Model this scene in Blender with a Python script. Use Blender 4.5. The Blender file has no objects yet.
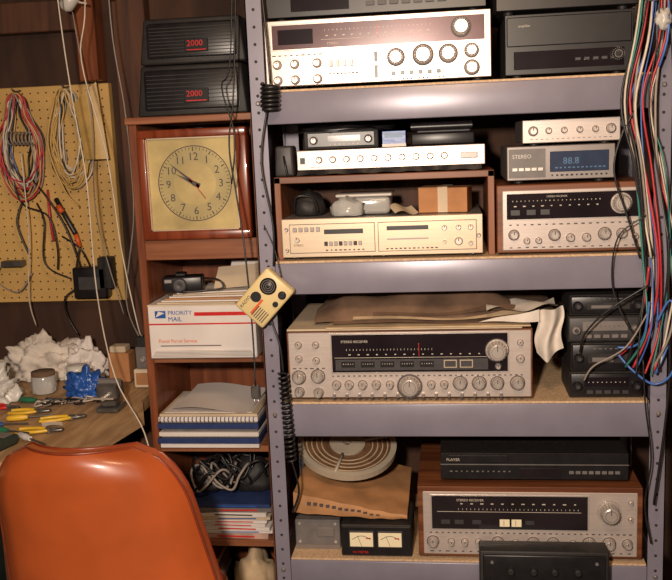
import bpy,bmesh,math,random
from mathutils import Vector,Matrix,noise
random.seed(7)
S=bpy.context.scene
try:
    S.view_settings.view_transform='Standard'
except Exception: pass

# ---------------------------------------------------------------- materials
def _nt(name):
    m=bpy.data.materials.new(name); m.use_nodes=True
    nt=m.node_tree; return m,nt,nt.nodes['Principled BSDF']
def mat(name,col,rough=.5,metal=0,var=.15,scale=30,stretch=(1,1,1),bump=0,emit=0,coat=0,trans=0,detail=4):
    m,nt,p=_nt(name)
    tc=nt.nodes.new('ShaderNodeTexCoord'); mp=nt.nodes.new('ShaderNodeMapping'); n=nt.nodes.new('ShaderNodeTexNoise')
    mp.inputs['Scale'].default_value=stretch; n.inputs['Scale'].default_value=scale; n.inputs['Detail'].default_value=detail
    nt.links.new(tc.outputs['Object'],mp.inputs[0]); nt.links.new(mp.outputs[0],n.inputs['Vector'])
    r=nt.nodes.new('ShaderNodeValToRGB')
    a=[max(0,c*(1-var)) for c in col]; b=[min(1,c*(1+var)) for c in col]
    r.color_ramp.elements[0].position=.3; r.color_ramp.elements[1].position=.7
    r.color_ramp.elements[0].color=(*a,1); r.color_ramp.elements[1].color=(*b,1)
    nt.links.new(n.outputs['Fac'],r.inputs[0]); nt.links.new(r.outputs[0],p.inputs['Base Color'])
    p.inputs['Roughness'].default_value=rough; p.inputs['Metallic'].default_value=metal
    if coat: p.inputs['Coat Weight'].default_value=coat; p.inputs['Coat Roughness'].default_value=.15
    if trans: p.inputs['Transmission Weight'].default_value=trans
    if emit:
        p.inputs['Emission Color'].default_value=(*col,1); p.inputs['Emission Strength'].default_value=emit
    if bump:
        bn=nt.nodes.new('ShaderNodeBump'); bn.inputs['Strength'].default_value=bump; bn.inputs['Distance'].default_value=.004
        nt.links.new(n.outputs['Fac'],bn.inputs['Height']); nt.links.new(bn.outputs[0],p.inputs['Normal'])
    return m
def wood(name,c1,c2,stretch=(30,30,2),rough=.45,scale=1.5,coat=0):
    m,nt,p=_nt(name)
    tc=nt.nodes.new('ShaderNodeTexCoord'); mp=nt.nodes.new('ShaderNodeMapping'); n=nt.nodes.new('ShaderNodeTexNoise')
    mp.inputs['Scale'].default_value=stretch; n.inputs['Scale'].default_value=scale; n.inputs['Detail'].default_value=6; n.inputs['Distortion'].default_value=.6
    nt.links.new(tc.outputs['Object'],mp.inputs[0]); nt.links.new(mp.outputs[0],n.inputs['Vector'])
    r=nt.nodes.new('ShaderNodeValToRGB'); r.color_ramp.elements[0].position=.35; r.color_ramp.elements[1].position=.65
    r.color_ramp.elements[0].color=(*c1,1); r.color_ramp.elements[1].color=(*c2,1)
    nt.links.new(n.outputs['Fac'],r.inputs[0]); nt.links.new(r.outputs[0],p.inputs['Base Color'])
    p.inputs['Roughness'].default_value=rough
    if coat: p.inputs['Coat Weight'].default_value=coat
    return m
SIL=mat('brushed_silver',(.60,.52,.48),.36,.45,.08,20,(1,1,30))
SILB=mat('silver_bright',(.74,.67,.62),.28,.65,.04,20)
SILD=mat('silver_dull',(.27,.24,.23),.4,.5,.1,20)
CHAMP=mat('champagne_metal',(.60,.48,.35),.36,.45,.06,20,(1,1,30))
BLK=mat('black_plastic',(.010,.009,.011),.35,0,.3,30)
BLKM=mat('black_matte',(.014,.012,.012),.6,0,.3,60)
GLS=mat('dial_glass',(.012,.008,.011),.12,0,.3,10,coat=.5)
GLSR=mat('dial_glass_painted_reflection',(.11,.06,.065),.22,.3,.35,5,coat=.4)  # purple-brown reflection on the dark glass is mixed into its base colour
DGRY=mat('dark_grey',(.04,.037,.04),.5,0,.2,40)
GRY=mat('grey_plastic',(.15,.135,.13),.5,0,.15,30)
RACK=mat('shelf_paint',(.225,.212,.268),.33,.12,.10,9,bump=.03)
RACKD=mat('shelf_hole',(.02,.018,.022),.8)
BOARD=mat('particle_board',(.55,.38,.23),.7,0,.25,160)
WALN=wood('walnut_case',(.10,.028,.010),(.21,.072,.026),(2,20,30))
WALV=wood('walnut_vertical',(.15,.048,.016),(.28,.095,.036),(20,20,2))
REDW=wood('reddish_wood',(.135,.034,.012),(.235,.072,.027),(25,25,2),.4,coat=.2)
CLKW=wood('clock_frame_wood',(.14,.024,.009),(.23,.052,.020),(25,25,3),.3,coat=.5)
REDH=wood('reddish_wood_edge',(.18,.058,.024),(.30,.115,.052),(2,25,30),.4)
DKW=wood('dark_stud_wood',(.045,.015,.007),(.10,.037,.015),(20,20,1.5),.7)
TANW=wood('bench_wood',(.30,.17,.08),(.50,.32,.16),(25,3,25),.6)
PEG=mat('pegboard_tan',(.56,.35,.115),.6,0,.15,5)
PEGH=mat('peg_hole',(.045,.02,.008),.9)
WHT=mat('white_paper',(.68,.63,.60),.6,0,.08,8)
WHT2=mat('white_plastic',(.56,.54,.51),.3,0,.15,12,bump=.5)
WHTC=mat('white_rag',(.62,.56,.50),.9,0,.2,14,bump=.6)
CRM=mat('cream_paper',(.56,.45,.32),.7,0,.12,10)
KRA=mat('kraft_paper',(.42,.21,.09),.7,0,.2,14,bump=.3)
CARD=mat('cardboard',(.40,.18,.07),.75,0,.15,20)
BEI=mat('radio_beige',(.62,.49,.24),.35,0,.06,10)
RED=mat('red_plastic',(.55,.02,.02),.35)
ORG=mat('orange_red',(.65,.10,.02),.4)
BLU=mat('blue_plastic',(.02,.09,.36),.35,bump=.3)
BLUL=mat('light_blue',(.06,.15,.30),.4)
YEL=mat('yellow_plastic',(.65,.40,.03),.4)
GRN=mat('green_plastic',(.02,.14,.07),.45)
CRDW=mat('cord_white',(.58,.51,.42),.5)
CRDY=mat('cord_yellow',(.50,.32,.10),.5)
CRDG=mat('cord_grey',(.27,.23,.20),.5)
CRDB=mat('cord_black',(.012,.011,.012),.4)
CRDR=mat('cord_red',(.45,.03,.04),.4)
CRDU=mat('cord_blue',(.05,.14,.44),.4)
CRDT=mat('cord_teal',(.03,.20,.17),.4)
CLO=mat('grey_brown_cloth',(.135,.080,.050),.9,0,.45,12,bump=.6)
CLOB=mat('beige_cloth',(.50,.37,.23),.9,0,.3,14,bump=.6)
LEA=mat('orange_vinyl',(.40,.080,.018),.36,0,.24,4,bump=.10,coat=.3)
LEAD=mat('vinyl_piping',(.18,.03,.010),.35)
CHR=mat('chrome',(.7,.7,.7),.15,1,.03)
DIAL=mat('clock_dial',(.44,.34,.14),.5,0,.3,9)
DIALD=mat('clock_dial_ring',(.37,.30,.13),.5,0,.2,9)
DISP=mat('display_blue',(.03,.045,.09),.2,coat=.4)
AMB=mat('meter_cream',(.75,.64,.42),.4,0,.05,5,emit=.15)
LED=mat('scale_lettering',(.50,.45,.38),.5)
TXT=mat('lettering_and_knob_shade',(.07,.055,.055),.6)
PLC=mat('clear_plastic',(.72,.72,.70),.15,0,.04,6,trans=.55)
PHO=mat('navy_cover',(.025,.045,.14),.4)
PINK=mat('printed_cover',(.45,.29,.24),.5,0,.4,18)
WALL=wood('basement_wall',(.022,.009,.005),(.06,.025,.013),(6,6,1.2),.85)  # dark brown planks, darkened further to paint in the shade behind the shelves
FLR=mat('concrete_floor',(.10,.08,.065),.8,0,.3,6)
CEIL=mat('ceiling_boards',(.12,.07,.04),.8,0,.3,6,(1,12,1))
METD=mat('worn_steel',(.16,.15,.145),.35,.7,.3,40)
DKG=mat('dark_olive',(.025,.035,.025),.6,0,.3,20)
REEL=mat('reel_rim',(.42,.36,.28),.5,0,.15,9)
FILM=mat('film_brown',(.16,.085,.045),.45,0,.3,30)

# ---------------------------------------------------------------- builder
class B:
    def __init__(s,name):
        s.name=name; s.v=[];s.f=[];s.mi=[];s.sm=[];s.ms=[];s.M=Matrix.Identity(4)
    def at(s,x=0,y=0,z=0,rx=0,ry=0,rz=0):
        s.M=Matrix.Translation((x,y,z))@Matrix.Rotation(math.radians(rz),4,'Z')@Matrix.Rotation(math.radians(ry),4,'Y')@Matrix.Rotation(math.radians(rx),4,'X'); return s
    def idx(s,m):
        if m not in s.ms: s.ms.append(m)
        return s.ms.index(m)
    def raw(s,vs,fs,m,smooth=False):
        o=len(s.v); i=s.idx(m)
        s.v+=[tuple(s.M@Vector(v)) for v in vs]
        for f in fs:
            s.f.append([o+k for k in f]); s.mi.append(i); s.sm.append(smooth)
    def box(s,x0,x1,y0,y1,z0,z1,m,bev=0,seg=1,top=None):
        if bev<=0:
            vs=[(x0,y0,z0),(x1,y0,z0),(x1,y1,z0),(x0,y1,z0),(x0,y0,z1),(x1,y0,z1),(x1,y1,z1),(x0,y1,z1)]
            s.raw(vs,[(0,3,2,1),(4,5,6,7),(0,1,5,4),(1,2,6,5),(2,3,7,6),(3,0,4,7)],m); return
        bm=bmesh.new(); bmesh.ops.create_cube(bm,size=1)
        for v in bm.verts:
            tz=v.co.z>0
            v.co=Vector(((x0+x1)/2+v.co.x*(x1-x0),(y0+y1)/2+v.co.y*(y1-y0),(z0+z1)/2+v.co.z*(z1-z0)))
            if top and tz:
                v.co.x+= top if v.co.x<(x0+x1)/2 else -top
                if v.co.y<(y0+y1)/2: v.co.y+=top*.6
        bmesh.ops.bevel(bm,geom=list(bm.edges),offset=bev,segments=seg,affect='EDGES',profile=.5)
        bm.verts.index_update()
        s.raw([v.co[:] for v in bm.verts],[[v.index for v in f.verts] for f in bm.faces],m,seg>1); bm.free()
    def lathe(s,prof,o,ax,m,seg=20,smooth=True):
        ring=len(prof)>=4 and prof[0][0]==prof[-1][0] and prof[0][0]>1e-6
        if ring: prof=list(prof)+[prof[0]]
        ax=Vector(ax).normalized(); t=Vector((0,0,1)) if abs(ax.z)<.9 else Vector((1,0,0))
        a=ax.cross(t).normalized(); b=ax.cross(a); o=Vector(o)
        vs=[];fs=[]
        for (r,h) in prof:
            for k in range(seg):
                th=2*math.pi*k/seg
                vs.append(o+ax*h+a*(r*math.cos(th))+b*(r*math.sin(th)))
        for j in range(len(prof)-1):
            for k in range(seg):
                k2=(k+1)%seg
                fs.append((j*seg+k,j*seg+k2,(j+1)*seg+k2,(j+1)*seg+k))
        s.raw(vs,fs,m,smooth and not ring)
        if ring: return
        n=(len(prof)-1)*seg
        caps=[]
        if prof[-1][0]>1e-6: caps.append([vs[n+k] for k in range(seg)])
        if prof[0][0]>1e-6: caps.append([vs[k] for k in range(seg)][::-1])
        for c in caps: s.raw(c,[tuple(range(seg))],m,False)
    def cyl(s,o,ax,r,h,m,seg=16): s.lathe([(r,0),(r,h)],o,ax,m,seg,True)
    def knob(s,x,z,r,d=.016,m=None,y=0):
        m=m or SILB
        pr=[(r*1.15,0),(r*1.15,.002),(r,.003),(r*.95,d-.0015),(r*.8,d)]
        s.cyl((x,y,z),(0,-1,0),r*1.34,.0008,TXT,18)  # dark disc paints the knob's shadow on the panel, in the lettering colour
        s.lathe(pr,(x,y,z),(0,-1,0),m,18)
        if r>.009:
            s.lathe([(r*.60,0),(r*.67,0),(r*.67,.0005),(r*.60,.0005)],(x,y-d,z),(0,-1,0),SILD,18)
            for k in range(18):
                a=k*math.pi/9; c_,s_=math.cos(a)*r,math.sin(a)*r
                s.box(x+c_-.0007,x+c_+.0007,y-d+.002,y-.003,z+s_-.0007,z+s_+.0007,SILD)
        s.box(x-.0010,x+.0010,y-d-.0006,y-d+.001,z+r*.15,z+r*.85,TXT)
    def tube(s,pts,r,m,seg=6,sub=6,spline=True,closed=False):
        P=[Vector(p) for p in pts]
        if spline and len(P)>2:
            Q=[]; n=len(P)
            rng=n if closed else n-1
            for i in range(rng):
                if closed: p0,p1,p2,p3=P[(i-1)%n],P[i],P[(i+1)%n],P[(i+2)%n]
                else: p0,p1,p2,p3=P[max(i-1,0)],P[i],P[i+1],P[min(i+2,n-1)]
                for k in range(sub):
                    t=k/sub
                    Q.append(.5*((2*p1)+(p2-p0)*t+(2*p0-5*p1+4*p2-p3)*t*t+(3*p1-p0-3*p2+p3)*t**3))
            if not closed: Q.append(P[-1])
            P=Q
        n=len(P); vs=[];fs=[]; N=None
        for i in range(n):
            a=P[(i-1)%n] if (closed or i>0) else P[i]; b=P[(i+1)%n] if (closed or i<n-1) else P[i]
            T=(b-a)
            if T.length<1e-9: T=Vector((0,0,1))
            T.normalize()
            if N is None: N=T.orthogonal().normalized()
            N=(N-T*N.dot(T))
            if N.length<1e-6: N=T.orthogonal()
            N.normalize(); Bn=T.cross(N)
            for k in range(seg):
                th=2*math.pi*k/seg; vs.append(P[i]+N*(r*math.cos(th))+Bn*(r*math.sin(th)))
        for i in range(n if closed else n-1):
            i2=(i+1)%n
            for k in range(seg):
                k2=(k+1)%seg; fs.append((i*seg+k,i*seg+k2,i2*seg+k2,i2*seg+k))
        if not closed:
            fs.append(tuple(range(seg))[::-1]); fs.append(tuple((n-1)*seg+k for k in range(seg)))
        s.raw(vs,fs,m,True)
    def coil(s,a,b,R,turns,r,m,seg=5):
        a=Vector(a);b=Vector(b);d=(b-a);T=d.normalized();N=T.orthogonal().normalized();Q=T.cross(N)
        n=turns*10
        s.tube([a+d*(i/n)+N*(R*math.cos(2*math.pi*i/10))+Q*(R*math.sin(2*math.pi*i/10)) for i in range(n+1)],r,m,seg,spline=False)
    def grid(s,fn,nu,nv,m,smooth=True):
        vs=[fn(i/nu,j/nv) for j in range(nv+1) for i in range(nu+1)]
        fs=[(j*(nu+1)+i,j*(nu+1)+i+1,(j+1)*(nu+1)+i+1,(j+1)*(nu+1)+i) for j in range(nv) for i in range(nu)]
        s.raw(vs,fs,m,smooth)
    def blob(s,c,rx,ry,rz,m,amp=.25,fr=3,seed=0,sub=4,flat=True,smooth=True):
        bm=bmesh.new(); bmesh.ops.create_icosphere(bm,subdivisions=sub,radius=1)
        for v in bm.verts:
            n=v.co.normalized()
            d=1+amp*noise.noise(n*fr+Vector((seed*3.1,seed,0)))*1.6+amp*.55*(1-2*abs(noise.noise(n*fr*2.3+Vector((seed,0,5)))))+amp*.25*(1-2*abs(noise.noise(n*fr*5+Vector((seed,9,5)))))
            v.co=Vector((n.x*rx*d,n.y*ry*d,n.z*rz*d))
            if flat: v.co.z=max(v.co.z,-rz*.35)+rz*.35
            v.co+=Vector(c)
        bm.verts.index_update()
        s.raw([v.co[:] for v in bm.verts],[[v.index for v in f.verts] for f in bm.faces],m,smooth); bm.free()
    def text(s,t,size,o,m,xd=(1,0,0),ud=(0,0,1),align='LEFT',ext=.0003):
        cu=bpy.data.curves.new('t','FONT'); cu.body=t; cu.size=size; cu.align_x=align; cu.extrude=ext; cu.resolution_u=2
        ob=bpy.data.objects.new('t',cu); S.collection.objects.link(ob)
        bpy.context.view_layer.update()
        me=bpy.data.meshes.new_from_object(ob.evaluated_get(bpy.context.evaluated_depsgraph_get()))
        xd=Vector(xd).normalized();ud=Vector(ud).normalized();zd=xd.cross(ud);o=Vector(o)
        s.raw([o+xd*v.co.x+ud*v.co.y+zd*v.co.z for v in me.vertices],[list(p.vertices) for p in me.polygons],m)
        bpy.data.objects.remove(ob); bpy.data.curves.remove(cu); bpy.data.meshes.remove(me)
    def ticks(s,x0,x1,z0,z1,n,m,y=0,duty=.3,jit=0):
        if z1<z0: z0,z1=z1,z0
        for i in range(n):
            x=x0+(x1-x0)*(i+.5)/n+random.uniform(-jit,jit); w=(x1-x0)/n*duty*random.uniform(.7,1.3)
            s.box(x-w/2,x+w/2,y-.0006,y+.0005,z0,z1,m)
    def done(s):
        me=bpy.data.meshes.new(s.name); me.from_pydata(s.v,[],s.f)
        for m in s.ms: me.materials.append(m)
        me.polygons.foreach_set('material_index',s.mi); me.polygons.foreach_set('use_smooth',s.sm); me.update()
        ob=bpy.data.objects.new(s.name,me); S.collection.objects.link(ob); return ob

# ---------------------------------------------------------------- room
b=B('wall_back'); b.box(-2.3,1.7,2.76,2.86,0,2.35,WALL); b.done()
b=B('wall_left'); b.box(-2.3,-2.2,-1.2,2.76,0,2.35,WALL); b.done()
b=B('wall_right'); b.box(1.6,1.7,-1.2,2.76,0,2.35,WALL); b.done()
b=B('floor'); b.box(-2.3,1.7,-1.2,2.86,-.1,0,FLR); b.done()
b=B('ceiling'); b.box(-2.3,1.7,-1.2,2.86,2.35,2.45,CEIL); b.done()
b=B('trim_1'); b.box(-1.0,-.90,2.70,2.76,0,2.35,DKW,.003); b.done()
b=B('trim_2'); b.box(-1.11,-1.05,2.68,2.76,1.705,2.35,REDW,.003); b.done()
b=B('trim_3'); b.box(-2.2,-1.11,2.70,2.76,1.86,1.95,DKW,.003); b.done()
b=B('pegboard'); b.box(-1.75,-1.04,2.73,2.76,1.02,1.70,PEG,.002)
for i in range(27):
    for j in range(26):
        b.lathe([(.0028,0),(.0028,.0006)],(-1.733+i*.0258,2.73,1.035+j*.0258),(0,-1,0),PEGH,8)
b.done()

# ---------------------------------------------------------------- shelving unit
b=B('metal_shelving_unit')
XL,XR=-.475,.505
for (x,sg) in ((XL,1),(XR,-1)):
    for (y,sy) in ((2.168,1),(2.62,-1)):
        xa,xb=sorted((x,x+sg*.039)); b.box(xa,xb,*sorted((y,y+sy*.0025)),0,2.15,RACK)
        xa,xb=sorted((x,x+sg*.0025)); b.box(xa,xb,*sorted((y,y+sy*.038)),0,2.15,RACK)
        if sy==1:
            for k in range(52):
                b.lathe([(.0038,0),(.0038,.0005)],(x+sg*.020,y,.05+k*.04),(0,-1,0),RACKD,10)
SH=[(2.03,.07),(1.622,.075),(1.207,.077),(.846,.084),(.424,.07),(.09,.06)]
for z,h in SH:
    b.box(XL+.039,XR-.039,2.171,2.186,z-h-.006,z-.005,RACK,.0025,2)
    b.box(XL+.0045,XR-.0045,2.60,2.615,z-h,z-.010,RACK)
    b.box(XL+.004,XL+.012,2.19,2.60,z-h,z-.010,RACK); b.box(XR-.012,XR-.004,2.19,2.60,z-h,z-.010,RACK)
    b.box(XL+.041,XR-.041,2.176,2.61,z-.012,z,BOARD)
    for xx in (XL+.02,XR-.02): b.lathe([(.006,0),(.006,.003),(.003,.005)],(xx,2.168,z-.03),(0,-1,0),SILD,8)
b.done()

# ---------------------------------------------------------------- audio gear helpers
def body(b,w,h,d,case,face,wood_t=0,foot=.008,fz=None):
    for fx in (.03,w-.03):
        for fy in (.04,d-.04): b.cyl((fx,fy,0),(0,0,1),.012,foot+.001,BLKM,12)
    b.box(0,w,.002 if wood_t else .006,d,foot,h,case,.002)
    b.box(wood_t,w-wood_t,0,.010,foot+wood_t*.5,h-wood_t,face,.0015)
    for i in range(12): b.box(.04+i*(w-.1)/12,.04+i*(w-.1)/12+.010,d-.001,d+.006,h*.4,h*.4+.01,SILD)
    for i in range(14): b.box(w*.25+i*w*.035,w*.25+i*w*.035+.004,d*.3,d*.8,h-.0005,h+.0006,BLKM)

# upper-left integrated receiver
b=B('stereo_receiver').at(-.434,2.180,1.622)
w,h=.533,.160; U=w/227; fx=lambda u:u*U; fz=lambda v:h-v*h/74
body(b,w,h,.36,BLKM,SIL,0)
b.box(fx(6),fx(223),-.0015,.001,fz(32),fz(4),SILB,.0008)
b.box(fx(8),fx(221),-.0022,.001,fz(31),fz(5),GLSR)
b.ticks(fx(60),fx(170),fz(13),fz(11.8),26,LED,-.0022,.18); b.ticks(fx(60),fx(170),fz(19),fz(17.8),13,LED,-.0022,.25)
b.box(fx(58),fx(175),-.003,0,fz(22.6),fz(22.2),LED)
b.box(fx(14),fx(50),-.0028,0,fz(26),fz(10),GLS); b.box(fx(115),fx(115.6),-.003,0,fz(24),fz(10),RED)
b.knob(fx(198),fz(17),.018,.024,y=-.002)
b.text('STEREO',.008,(fx(64),-.0026,fz(28)),LED)
for u in (12,30,53):
    for v in (47,64): b.knob(fx(u),fz(v),.0085,.014)
for i in range(4): b.box(fx(66+i*7),fx(69+i*7),-.012,0,fz(52),fz(45),SILD,.0008)
b.ticks(fx(64),fx(95),fz(60),fz(58.5),8,TXT,0,.6)
b.box(fx(111),fx(114.5),-.001,.001,fz(66),fz(38),BLK); b.box(fx(109),fx(116.5),-.012,0,fz(53),fz(49),SILB,.001)
for v in (38,42,46,50,54,58,62): b.box(fx(105),fx(108),-.0006,0,fz(v+.6),fz(v),TXT); b.box(fx(118),fx(121),-.0006,0,fz(v+.6),fz(v),TXT)
for u,v,r in ((133,45,.016),(160,44,.019),(185,44,.017),(208,42,.013),(208,60,.014)): b.knob(fx(u),fz(v),r,.02)
for i in range(6): b.box(fx(128+i*9),fx(132+i*9),-.010,0,fz(64),fz(60),BLK,.0006)
b.ticks(fx(126),fx(182),fz(69),fz(67.5),14,TXT,0,.5); b.ticks(fx(6),fx(60),fz(71),fz(69.5),10,TXT,0,.5); b.ticks(fx(6),fx(60),fz(38),fz(36.8),9,TXT,0,.5)
b.done()
b=B('cassette_deck').at(-.43,2.20,1.783)
w,h=.52,.075; body(b,w,h,.30,BLKM,BLK); b.box(.06,.20,-.002,.001,.02,.065,GLS)
for i in range(7): b.box(.24+i*.028,.26+i*.028,-.005,0,.025,.035,DGRY,.0006)
b.ticks(.24,.45,.05,.052,20,GRY,0,.5); b.done()
b=B('power_amplifier').at(.132,2.20,1.622)
w,h=.290,.145; body(b,w,h,.33,BLKM,BLK)
b.box(.004,w-.004,-.004,.002,h*.50,h-.006,BLK,.002); b.box(.02,w-.02,-.002,.002,.02,h*.42,GLS,.001)
for i in range(5): b.box(.16+i*.02,.172+i*.02,-.005,0,.035,.042,DGRY,.0006)
b.text('amplifier',.008,(.03,-.0046,h*.8),LED); b.knob(w-.035,.045,.013,.016,BLK); b.done()
b=B('disc_player').at(.112,2.19,1.7675)
w,h=.320,.085; body(b,w,h,.33,BLKM,BLK); b.box(.03,.19,-.004,.001,.035,.06,BLKM,.001); b.box(.2,.29,-.002,.001,.03,.06,GLS); b.done()

# wood case + tape deck
b=B('wooden_receiver_case').at(-.434,2.205,1.2072)
w,h=.538,.205
for (a,c) in ((0,.016),(w-.016,w)): b.box(a,c,0,.34,0,h,WALV,.0015)
b.box(.0,w,.0,.34,h-.016,h+.0005,WALN,.0015); b.box(.016,w-.016,.33,.34,0,h-.016,DKW)
b.done()
b=B('tape_deck').at(-.416,2.18,1.2073)
w,h=.490,.103; U=w/204; fx=lambda u:u*U; fz=lambda v:h-v*h/40
body(b,w,h,.33,SILD,CHAMP)
for (a,c) in ((8,96),(99,198)):
    b.box(fx(a),fx(c),-.001,.001,fz(33),fz(5),TXT,0); b.box(fx(a)+.0016,fx(c)-.0016,-.0018,.001,fz(33)+.0016,fz(5)-.0016,CHAMP)
b.box(fx(44),fx(84),-.003,.001,fz(15),fz(10.5),BLK); b.box(fx(108),fx(150),-.003,.001,fz(13),fz(9),BLK)
b.box(fx(108),fx(150),-.004,.001,fz(22),fz(20.5),SILD)
for i in range(5): b.box(fx(12+i*6),fx(16+i*6),-.008,0,fz(12),fz(8),SILD,.0006)
for i in range(8): b.box(fx(44+i*5),fx(47.5+i*5),-.007,0,fz(26),fz(22),BLK if i%3==0 else SILD,.0006)
b.text('STEREO',.007,(fx(12),-.002,fz(26)),TXT)
for u,v,r in ((166,12,.006),(180,12,.006),(192,12,.006),(166,25,.004),(180,25,.009),(192,27,.005),(16,20,.006),(5,10,.004),(5,30,.004),(200,20,.004)): b.knob(fx(u),fz(v),r,.01)
for u in (12,92,104,194): b.cyl((fx(u),-.0005,fz(36.5)),(0,-1,0),.0022,.001,SILD,8)
b.ticks(fx(106),fx(160),fz(31),fz(29.8),12,TXT,-.0018,.5); b.ticks(fx(44),fx(86),fz(31),fz(29.8),9,TXT,-.0018,.5)
b.done()
zt=1.2073+.1035
b=B('camera_bag').at(-.362,2.29,zt+.001); b.blob((0,0,0),.040,.05,.046,BLKM,.12,2,3,3); b.tube([(-.03,-.05,.01),(-.02,-.07,.05),(.02,-.06,.045),(.03,-.05,.01)],.003,CRDB); b.done()
b=B('plastic_food_container').at(-.215,2.28,zt+.001)
b.box(-.065,.065,-.05,.06,0,.045,PLC,.012,3); b.box(-.07,.07,-.055,.065,.045,.052,WHT2,.003,2); b.blob((-.04,-.06,.001),.035,.02,.03,PLC,.3,3,2,3); b.done()
b=B('small_cardboard_box').at(-.015,2.27,zt+.001,rz=-8); b.box(-.06,.06,-.04,.06,0,.06,CARD,.001); b.box(-.06,0,-.041,.061,.06,.0615,KRA); b.box(-.012,.012,-.0408,.0608,.0005,.0625,CRM); b.done()
b=B('instruction_leaflet').at(-.11,2.23,zt+.004,rx=14,rz=20); b.grid(lambda u,v:(u*.06-.035,v*.06-.02,.006*math.sin(u*6)+.006),8,5,CRM); b.done()

# slim silver equalizer
zc=1.2072+.2058
b=B('graphic_equalizer').at(-.375,2.215,zc)
w,h=.458,.062; body(b,w,h,.28,SILD,SIL,0,.014)
for i in range(10): b.knob(.055+i*.034,.038,.0065,.009)
b.box(.40,.44,-.006,0,.030,.044,SILD,.001); b.ticks(.03,.43,.02,.0212,26,TXT,0,.5); b.box(.008,.02,-.004,0,.03,.045,BLK)
b.grid(lambda u,v:(.0+.45*u,-.004-.005*v+.003*math.sin(u*31),.012-.0105*v+.003*abs(math.sin(u*23))),60,4,BLK); b.done()
ze=zc+.0635
b=B('wrapped_car_radio').at(-.33,2.26,ze,rz=3); b.box(-.03,.155,-.03,.1,0,.045,BLKM,.003,2); b.box(-.02,.145,-.034,-.029,.006,.04,BLK,.001)
b.knob(-.005,.022,.008,.012,y=-.034,m=SILD);b.knob(.13,.022,.008,.012,y=-.034,m=SILD); b.box(.03,.11,-.035,-.033,.018,.032,GLS); b.ticks(.03,.11,.010,.013,7,LED,-.034,.3)
b.blob((.06,.03,.040),.09,.05,.012,BLK,.5,4,2,3); b.done()
b=B('blue_carton').at(-.135,2.24,ze); b.box(-.03,.028,0,.06,0,.038,BLU,.001); b.box(-.024,.02,-.0006,.001,.022,.034,BLUL); b.box(-.03,.028,-.0004,.0604,.0,.007,WHT); b.done()
b=B('battery_pack').at(-.02,2.25,ze); b.box(-.075,.08,0,.09,0,.03,BLK,.004,2); b.box(-.06,.07,.01,.08,.03,.036,DGRY,.002); b.cyl((-.075,.02,.045),(1,0,0),.011,.15,BLK,14); b.done()
b=B('power_adapter').at(-.408,2.235,zc+.0005); b.box(-.024,.024,-.02,.05,0,.075,DGRY,.006,2,top=.003); b.tube([(0,-.02,.05),(.005,-.035,.03),(.01,-.035,.005),(.018,-.03,.003)],.0025,CRDB); b.done()

# wood-cased receiver
b=B('stereo_receiver').at(.108,2.18,1.2072)
w,h=.350,.168; U=w/151; fx=lambda u:u*U; fz=lambda v:h-v*h/68
body(b,w,h,.34,WALN,SIL,.013,.006)
b.box(fx(9),fx(142),-.0012,.001,fz(34),fz(7.5),SILB); b.box(fx(10),fx(141),-.002,.001,fz(33),fz(8.5),GLS,.0006)
b.ticks(fx(14),fx(105),fz(16),fz(15),22,LED,-.002,.18); b.ticks(fx(14),fx(105),fz(21),fz(20),10,LED,-.002,.25)
for u in (14,30,44): b.box(fx(u),fx(u+9),-.0026,0,fz(29),fz(24),DGRY)
b.text('STEREO RECEIVER',.006,(fx(50),-.0024,fz(12.5)),LED)
b.knob(fx(124),fz(20),.019,.024,y=-.002); b.lathe([(.021,0),(.024,0),(.024,.002),(.021,.002)],(fx(124),-.002,fz(20)),(0,-1,0),SILB,24)
for u,v,r in ((17,48,.010),(30,54,.006),(42,54,.006),(58,49,.011),(74,52,.008),(90,52,.008),(108,49,.012),(125,49,.010),(138,52,.006)): b.knob(fx(u),fz(v),r,.015)
b.ticks(fx(10),fx(141),fz(39),fz(37.8),18,TXT,0,.4); b.ticks(fx(10),fx(141),fz(61),fz(60),16,TXT,0,.4)
b.done()
zd=1.2072+.1692
b=B('digital_tuner').at(.134,2.20,zd)
w,h=.25,.088; body(b,w,h,.28,SILD,SILD,0,.008)
b.box(.10,.236,-.002,.001,.026,.074,DISP,.001); b.box(.004,.09,-.001,.001,.014,.082,GRY)
b.text('STEREO',.013,(.012,-.0016,.060),WHT)
for i in range(5): b.box(.012+i*.015,.024+i*.015,-.004,0,.03,.038,SILB,.0006)
b.text('88.8',.022,(.13,-.0024,.044),BLUL); b.ticks(.11,.23,.034,.037,12,BLUL,-.002,.5)
b.ticks(.10,.236,.016,.020,12,BLK,0,.5); b.done()
b=B('preamplifier').at(.172,2.215,zd+.0888)
w,h=.226,.060; body(b,w,h,.25,SILD,SIL,0,.006)
for i,r in enumerate((.009,.006,.006,.006,.006,.009)): b.knob(.025+i*.036,.034,r,.012)
b.ticks(.015,.21,.014,.0152,16,TXT,0,.5); b.done()

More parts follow.
